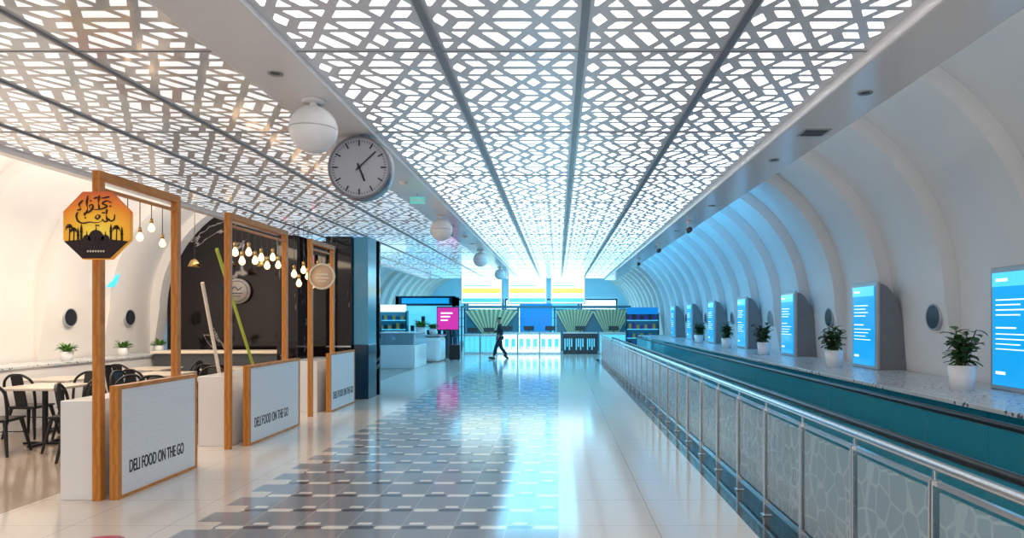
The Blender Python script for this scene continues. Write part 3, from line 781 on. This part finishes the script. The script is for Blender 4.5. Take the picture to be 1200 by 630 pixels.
e=thing('blue_portal','royal blue lit box portal behind the desks','portal',(PX(628,38),38,0))
w_=(PX(647,38)-PX(609,38))/2
MB().b2(-w_,w_,0,0.4,1.0,PZ(355,38)).obj('blue_panel',M_portal,e)
MB().b2(-w_,w_,0,0.4,0,1.0).obj('lower_panel',M_blue,e)
def desk(px0,px1,Y,py,matf,label,name='service_desk'):
    x0,x1=PX(px0,Y),PX(px1,Y); h_=PZ(py,Y)
    e=thing(name,label,'desk',((x0+x1)/2,Y,0),group='service desks in the far hall'); w_=(x1-x0)/2
    MB().b2(-w_,w_,-0.3,0.3,0,h_-0.06).obj('desk_body',M_gwhite if matf is not M_dgrey else M_dgrey,e)
    m=MB(); n=3
    for k in range(n):
        a=-w_+0.03+(2*w_-0.03)*k/n; m.b2(a,a+(2*w_-0.03)/n-0.03,-0.32,-0.3,0.1,h_-0.12,0)
        for q in range(4):
            xx=a+0.03+((2*w_-0.03)/n-0.12)*q/4; m.b2(xx,xx+0.05,-0.33,-0.32,0.2+0.15*(q%2),h_-0.3,1)
    m.obj('lit_front',[matf,M_screen2],e)
    MB().b2(-w_,w_,-0.34,0.34,h_-0.06,h_).obj('desktop',M_gwhite,e,bevel=0.01)
    MB().b2(-0.25,0.25,-0.02,0.02,h_+0.08,h_+0.30).b2(-0.03,0.03,-0.02,0.02,h_,h_+0.1).obj('monitor',M_dgrey,e)
for a,bb in ((583,606.5),(607.5,632),(633,657)): desk(a,bb,33,389,M_lit,'glowing white service desk with monitor')
for a,bb in ((545,563),(564,582)): desk(a,bb,33,391,M_screen2,'cyan lit service desk with monitor')
desk(660,700,33,389,M_dgrey,'dark service desk with monitor')
desk(702,736,33,389,M_screen2,'cyan lit service desk with monitor')
cols=[M_screen2,M_lit,M_lit,M_screen2,M_lit]
for k in range(5):
    x=-7.3+2.5*k
    e=thing('lit_display_bay','bright backlit display bay with shelves on back wall','display',(x,45.3,0),group='backlit display bays')
    MB().b2(-1.1,1.1,-0.05,0.05,0.2,2.9).obj('backlight',cols[k],e)
    m=MB()
    for j in range(4): m.b2(-1.1,1.1,-0.4,-0.05,0.6+0.55*j,0.64+0.55*j)
    m.obj('shelf',M_lint,e)
    MB().b2(-1.2,-1.1,-0.4,0.05,0,3.0).b2(1.1,1.2,-0.4,0.05,0,3.0).b2(-1.1,1.1,-0.4,0.05,2.9,3.0).obj('surround',M_navy,e)
M_case=mat('case_glass',(0.5,0.7,0.8),0.05,alpha=0.4)
C1=mat('goods_blue',(0.02,0.12,0.4),0.4); C2=mat('goods_red',(0.5,0.03,0.08),0.4); C3=mat('goods_dark',(0.03,0.03,0.05),0.4); C4=mat('goods_purple',(0.2,0.04,0.35),0.4); C5=mat('goods_gold',(0.6,0.4,0.1),0.4)
e=thing('shop_counter','white shop counter with glass display top','counter',(PX(466,23.5),23.5,0))
MB().b2(-0.68,0.68,-0.4,1.6,0,0.8).obj('counter_body',M_gwhite,e,bevel=0.02)
MB().b2(-0.65,0.65,-0.37,1.57,0.8,1.2).obj('glass_case',M_case,e)
m=MB()
for q in range(8): m.b2(-0.6+0.15*q,-0.5+0.15*q,-0.2,0.0,0.8,0.95+0.1*(q%3))
m.obj('cased_goods',C3,e)
MB().b2(-0.68,0.68,-0.4,1.6,1.2,1.23).obj('case_top',M_gwhite,e)
MB().b2(-0.58,0.58,-0.415,-0.4,0.1,0.7).obj('front_panel',M_white,e)
e=thing('shop_counter','low white curved shop counter with plants','counter',(PX(503,27),27,0))
MB().b2(-0.6,0.5,-0.4,1.0,0,1.0).obj('counter_body',M_gwhite,e,bevel=0.15)
MB().b2(-0.6,0.5,-0.42,1.0,1.0,1.04).obj('worktop',M_grey,e)
def gondola(x,y,h_,cs,lb,hd=None):
    e=thing('product_gondola',lb,'shop shelving',(x,y,0),group='lit shop gondolas')
    MB().b2(-0.7,0.7,-0.05,0.05,0,h_).obj('back_panel',M_lint,e)
    MB().b2(-0.75,-0.7,-0.3,0.08,0,h_+0.05).b2(0.7,0.75,-0.3,0.08,0,h_+0.05).b2(-0.7,0.7,-0.3,0.08,0,0.12).obj('side_frame',M_navy,e)
    for j in range(4):
        MB().b2(-0.7,0.7,-0.3,-0.05,0.4+0.4*j,0.43+0.4*j).obj('shelf',M_screen2,e)
        m=MB()
        for q in range(7):
            hh=random.uniform(0.15,0.28); m.b2(-0.62+0.18*q,-0.50+0.18*q,-0.25,-0.12,0.43+0.4*j,0.43+0.4*j+hh,q%2)
        m.obj('boxed_goods',[cs[j%len(cs)],cs[(j+1)%len(cs)]],e)
    MB().b2(-0.7,0.7,-0.3,-0.2,h_,h_+0.3).obj('header',hd or M_portal,e)
gondola(-7.9,27.6,1.9,[C3,C1,C5,C4],'lit gondola stacked with dark and blue boxes')
gondola(-7.4,30.3,2.0,[C1,C4,C3,C5],'lit gondola stacked with blue boxes',M_lit)
gondola(-7.6,35.5,2.2,[C4,C2,C1,C3],'lit gondola stacked with purple boxes')
gondola(-5.8,34.6,2.2,[C3,C5,C4,C1],'lit gondola stacked with dark boxes',M_lit)
gondola(3.8,31,1.9,[C3,C1,C5,C4],'lit gondola stacked with dark and blue boxes')
e=thing('shop_kiosk','dark navy shop kiosk with lit cyan opening','kiosk',(-6.2,32.2,0))
MB().b2(-1.4,-1.25,-0.3,1.0,0,2.7).b2(1.25,1.4,-0.3,1.0,0,2.7).b2(-1.4,1.4,-0.3,1.0,2.3,2.75).b2(-1.25,1.25,-0.3,0.0,0,0.95).obj('kiosk_shell',M_navy,e)
MB().b2(-1.25,1.25,0.9,0.95,0.95,2.3).obj('lit_back',M_screen2,e)
MB().b2(-1.1,1.1,-0.33,-0.3,2.4,2.65).obj('fascia',M_screen,e)
m=MB()
for q in range(9): m.b2(-1.15+0.26*q,-1.0+0.26*q,0.6,0.8,0.95,1.15+0.22*((q*5)%4))
m.obj('stock',C3,e)
e=thing('advertising_screen','glowing magenta advertising screen on dark stand','screen',(PX(524,29.0),29.2,0))
MB().b2(-0.48,0.48,0,0.08,PZ(386,28.5)-0.05,PZ(360,28.5)+0.05).obj('casing',M_dgrey,e)
m=MB(); m.b2(-0.45,0.45,-0.02,0,PZ(386,28.5),PZ(360,28.5),0)
for k in range(3): m.b2(-0.3,0.2-0.1*k,-0.03,-0.02,1.9-0.15*k,1.96-0.15*k,1)
m.obj('display',[M_mag,M_txt],e)
MB().b2(-0.05,0.05,0,0.06,0,1.3).b2(-0.3,0.3,-0.1,0.2,0,0.03).obj('stand',M_dgrey,e)
e=copy_tree(q0,(PX(493,26.9),26.9,1.04)); e.scale=(2,2,2); e['label']='leafy plant in white pot on shop counter'; e['group']='plants on the shop counter'
e=copy_tree(q0,(PX(507,27.6),27.6,1.04)); e.scale=(1.6,1.6,1.6); e['label']='leafy plant in white pot on shop counter'; e['group']='plants on the shop counter'
e=thing('suitcase','small black upright suitcase on glossy floor','suitcase',(PX(533,27.5),27.5,0))
MB().b2(-0.22,0.22,-0.13,0.13,0.05,0.65).obj('shell',M_black,e,bevel=0.04)
m=MB()
for x in (-0.17,0.17):
    for y in (-0.08,0.08): m.lathe([(0.0,-0.015),(0.03,-0.015),(0.03,0.015),(0,0.015)],c=(x,y,0.03),axis='X',seg=12)
m.obj('wheels',M_dgrey,e)
MB().tube([(-0.1,0.08,0.63),(-0.1,0.08,0.95),(0.1,0.08,0.95),(0.1,0.08,0.63)],0.012,8).obj('pull_handle',M_grey,e)
for k,(y0,y1) in enumerate(((16.5,20.2),(21.0,25.8))):
    e=thing('shelving_unit','blue lit shelving unit with white shelves along wall','shelving',(-8.2,y0,0),group='blue wall shelving units')
    MB().b2(-0.1,0.1,0,y1-y0,0,2.0).obj('back_panel',M_navy,e)
    for j in range(3): MB().b2(0.1,0.4,0.2,y1-y0-0.2,0.4+0.45*j,0.43+0.45*j).obj('shelf',M_gwhite,e)
    MB().b2(0.1,0.14,0.2,y1-y0-0.2,1.7,1.95).obj('fascia',M_screen2,e)

# ---------------------------------------------------------------- walking person
def skin(name,verts,edges,radii,matl,parent,root=0,sub=2):
    me=bpy.data.meshes.new(name); me.from_pydata(verts,edges,[]); me.update()
    o=bpy.data.objects.new(name,me); COL.objects.link(o); o.parent=parent
    md=o.modifiers.new('skin','SKIN'); md.use_smooth_shade=True
    sv=me.skin_vertices[0].data
    for i,r_ in enumerate(radii):
        rr=r_ if isinstance(r_,tuple) else (r_,r_)
        sv[i].radius=rr; sv[i].use_root=(i==root)
    s=o.modifiers.new('sub','SUBSURF'); s.levels=sub; s.render_levels=sub
    me.materials.append(matl); return o
M_skin=mat('skin_tone',(0.35,0.2,0.13),0.5); M_cloth=mat('dark_jacket',(0.02,0.03,0.05),0.8); M_tr=mat('dark_trousers',(0.012,0.016,0.03),0.8); M_hair=mat('dark_hair',(0.01,0.008,0.007),0.6)
pe=thing('person','person in dark jacket and trousers walking in mid-stride','person',(PX(586,28.8),28.8,0),(0,0,0.15))
J=[(0,0,0.95),(0,0,1.15),(-0.02,0,1.38),(-0.03,0,1.50),(-0.045,0,1.60),(-0.05,0,1.68),(-0.045,0,1.74),
   (-0.01,-0.19,1.42),(0.10,-0.23,1.17),(-0.05,-0.22,0.97),(-0.10,-0.215,0.90),
   (-0.01,0.19,1.42),(-0.08,0.23,1.17),(-0.28,0.20,1.12),(-0.36,0.19,1.13),
   (0.0,-0.09,0.90),(-0.17,-0.09,0.50),(-0.27,-0.09,0.09),(-0.40,-0.09,0.05),
   (0.0,0.09,0.90),(0.04,0.09,0.48),(0.30,0.09,0.14),(0.22,0.09,0.03)]
E=[(0,1),(1,2),(2,3),(3,4),(4,5),(5,6),(2,7),(7,8),(8,9),(9,10),(2,11),(11,12),(12,13),(13,14),(0,15),(15,16),(16,17),(17,18),(0,19),(19,20),(20,21),(21,22)]
Rr=[(0.13,0.10),(0.12,0.09),(0.13,0.09),0.055,0.08,0.095,0.06,0.055,0.042,0.030,0.028,0.055,0.042,0.030,0.028,0.085,0.06,0.04,0.03,0.085,0.06,0.04,0.03]
def fingers(base,idx,d):
    global J,E,Rr
    d=Vector(d).normalized(); side=Vector((0,1,0))
    for k in range(5):
        off=(k-2)*0.02; L=(0.05,0.075,0.085,0.078,0.06)[k]
        dd=(d+side*(0.8 if k==0 else 0.0)*(-1)).normalized()
        p=Vector(base)+side*off+dd*0.03; q=p+dd*L*0.6; s_=q+(dd+Vector((0.3,0,-0.5))).normalized()*L*0.4
        i=len(J); J+=[tuple(p),tuple(q),tuple(s_)]; E+=[(idx,i),(i,i+1),(i+1,i+2)]; Rr+=[0.009,0.009,0.008]
fingers(J[10],10,(-0.3,0,-1)); fingers(J[14],14,(-1,0,0.1))
skin('body',J,E,Rr,M_skin,pe,0,1)
skin('jacket',[(0,0,0.90),(0,0,1.15),(-0.02,0,1.38),(-0.03,0,1.47),(-0.01,-0.19,1.42),(0.10,-0.23,1.17),(-0.04,-0.22,0.98),(-0.01,0.19,1.42),(-0.08,0.23,1.17),(-0.27,0.20,1.12)],
     [(0,1),(1,2),(2,3),(2,4),(4,5),(5,6),(2,7),(7,8),(8,9)],[(0.16,0.13),(0.145,0.115),(0.155,0.115),0.075,0.075,0.06,0.045,0.075,0.06,0.045],M_cloth,pe,0,2)
skin('trousers',[(0,0,0.98),(0.0,-0.09,0.88),(-0.17,-0.09,0.50),(-0.265,-0.09,0.13),(0.0,0.09,0.88),(0.04,0.09,0.48),(0.28,0.09,0.17)],
     [(0,1),(1,2),(2,3),(0,4),(4,5),(5,6)],[(0.145,0.12),0.105,0.085,0.065,0.105,0.085,0.065],M_tr,pe,0,2)
skin('hair',[(-0.035,0,1.66),(-0.03,0,1.72),(-0.035,0,1.76)],[(0,1),(1,2)],[0.095,0.10,0.07],M_hair,pe,0,2)
MB().box((-0.35,-0.09,0.045),(0.28,0.10,0.09),rot=(0,math.radians(8),0)).obj('shoe',M_black,pe,bevel=0.03)
MB().box((0.26,0.09,0.08),(0.27,0.10,0.09),rot=(0,math.radians(40),0)).obj('shoe',M_black,pe,bevel=0.03)
m=MB(); m.lathe([(0.012,0),(0.02,0.01),(0,0.02)],seg=8,axis='X',c=(-0.16,0,1.66)); m.obj('nose',M_skin,pe)

# ---------------------------------------------------------------- lights
def area(name,loc,rot,sx,sy,power,col):
    l=bpy.data.lights.new(name,'AREA'); l.shape='RECTANGLE'; l.size=sx; l.size_y=sy; l.energy=power; l.color=col
    o=bpy.data.objects.new(name,l); COL.objects.link(o); o.location=loc; o.rotation_euler=rot; return o
R90=math.radians(90)
area('cove_light',(2.5,5,3.75),(0,-math.radians(105),0),0.25,12,18,(0.82,0.94,1.0))
area('cove_light',(2.5,21,3.75),(0,-math.radians(105),0),0.25,17,150,(0.08,0.52,1.0))
area('cove_light',(-5.9,8,3.8),(0,math.radians(105),0),0.25,13,210,(1.0,0.92,0.82))
area('cove_light',(-5.9,22,3.8),(0,math.radians(105),0),0.25,14,260,(0.08,0.52,1.0))
area('far_hall_light',(-2,38,4.5),(0,0,0),8,12,900,(0.25,0.72,1.0))
area('hall_fill',(-0.5,22,3.4),(0,0,0),2,12,300,(0.15,0.65,1.0))  # blue fill lamp added just below the lattice, no fixture there
area('dining_light',(-6.6,10,3.3),(0,0,0),1.0,6,130,(1.0,0.78,0.56))
W=bpy.data.worlds.new('world'); S.world=W; W.use_nodes=True
W.node_tree.nodes['Background'].inputs[0].default_value=(0.97,0.92,0.88,1); W.node_tree.nodes['Background'].inputs[1].default_value=1.4
S.view_settings.view_transform='Standard'

cam=bpy.data.cameras.new('camera'); co=bpy.data.objects.new('camera',cam); COL.objects.link(co)
co.location=(0,0,H); co.rotation_euler=(R90,0,0); cam.lens=24; cam.sensor_width=36; cam.shift_x=-54/1200; cam.shift_y=58/1200
cam.clip_end=200
S.camera=co
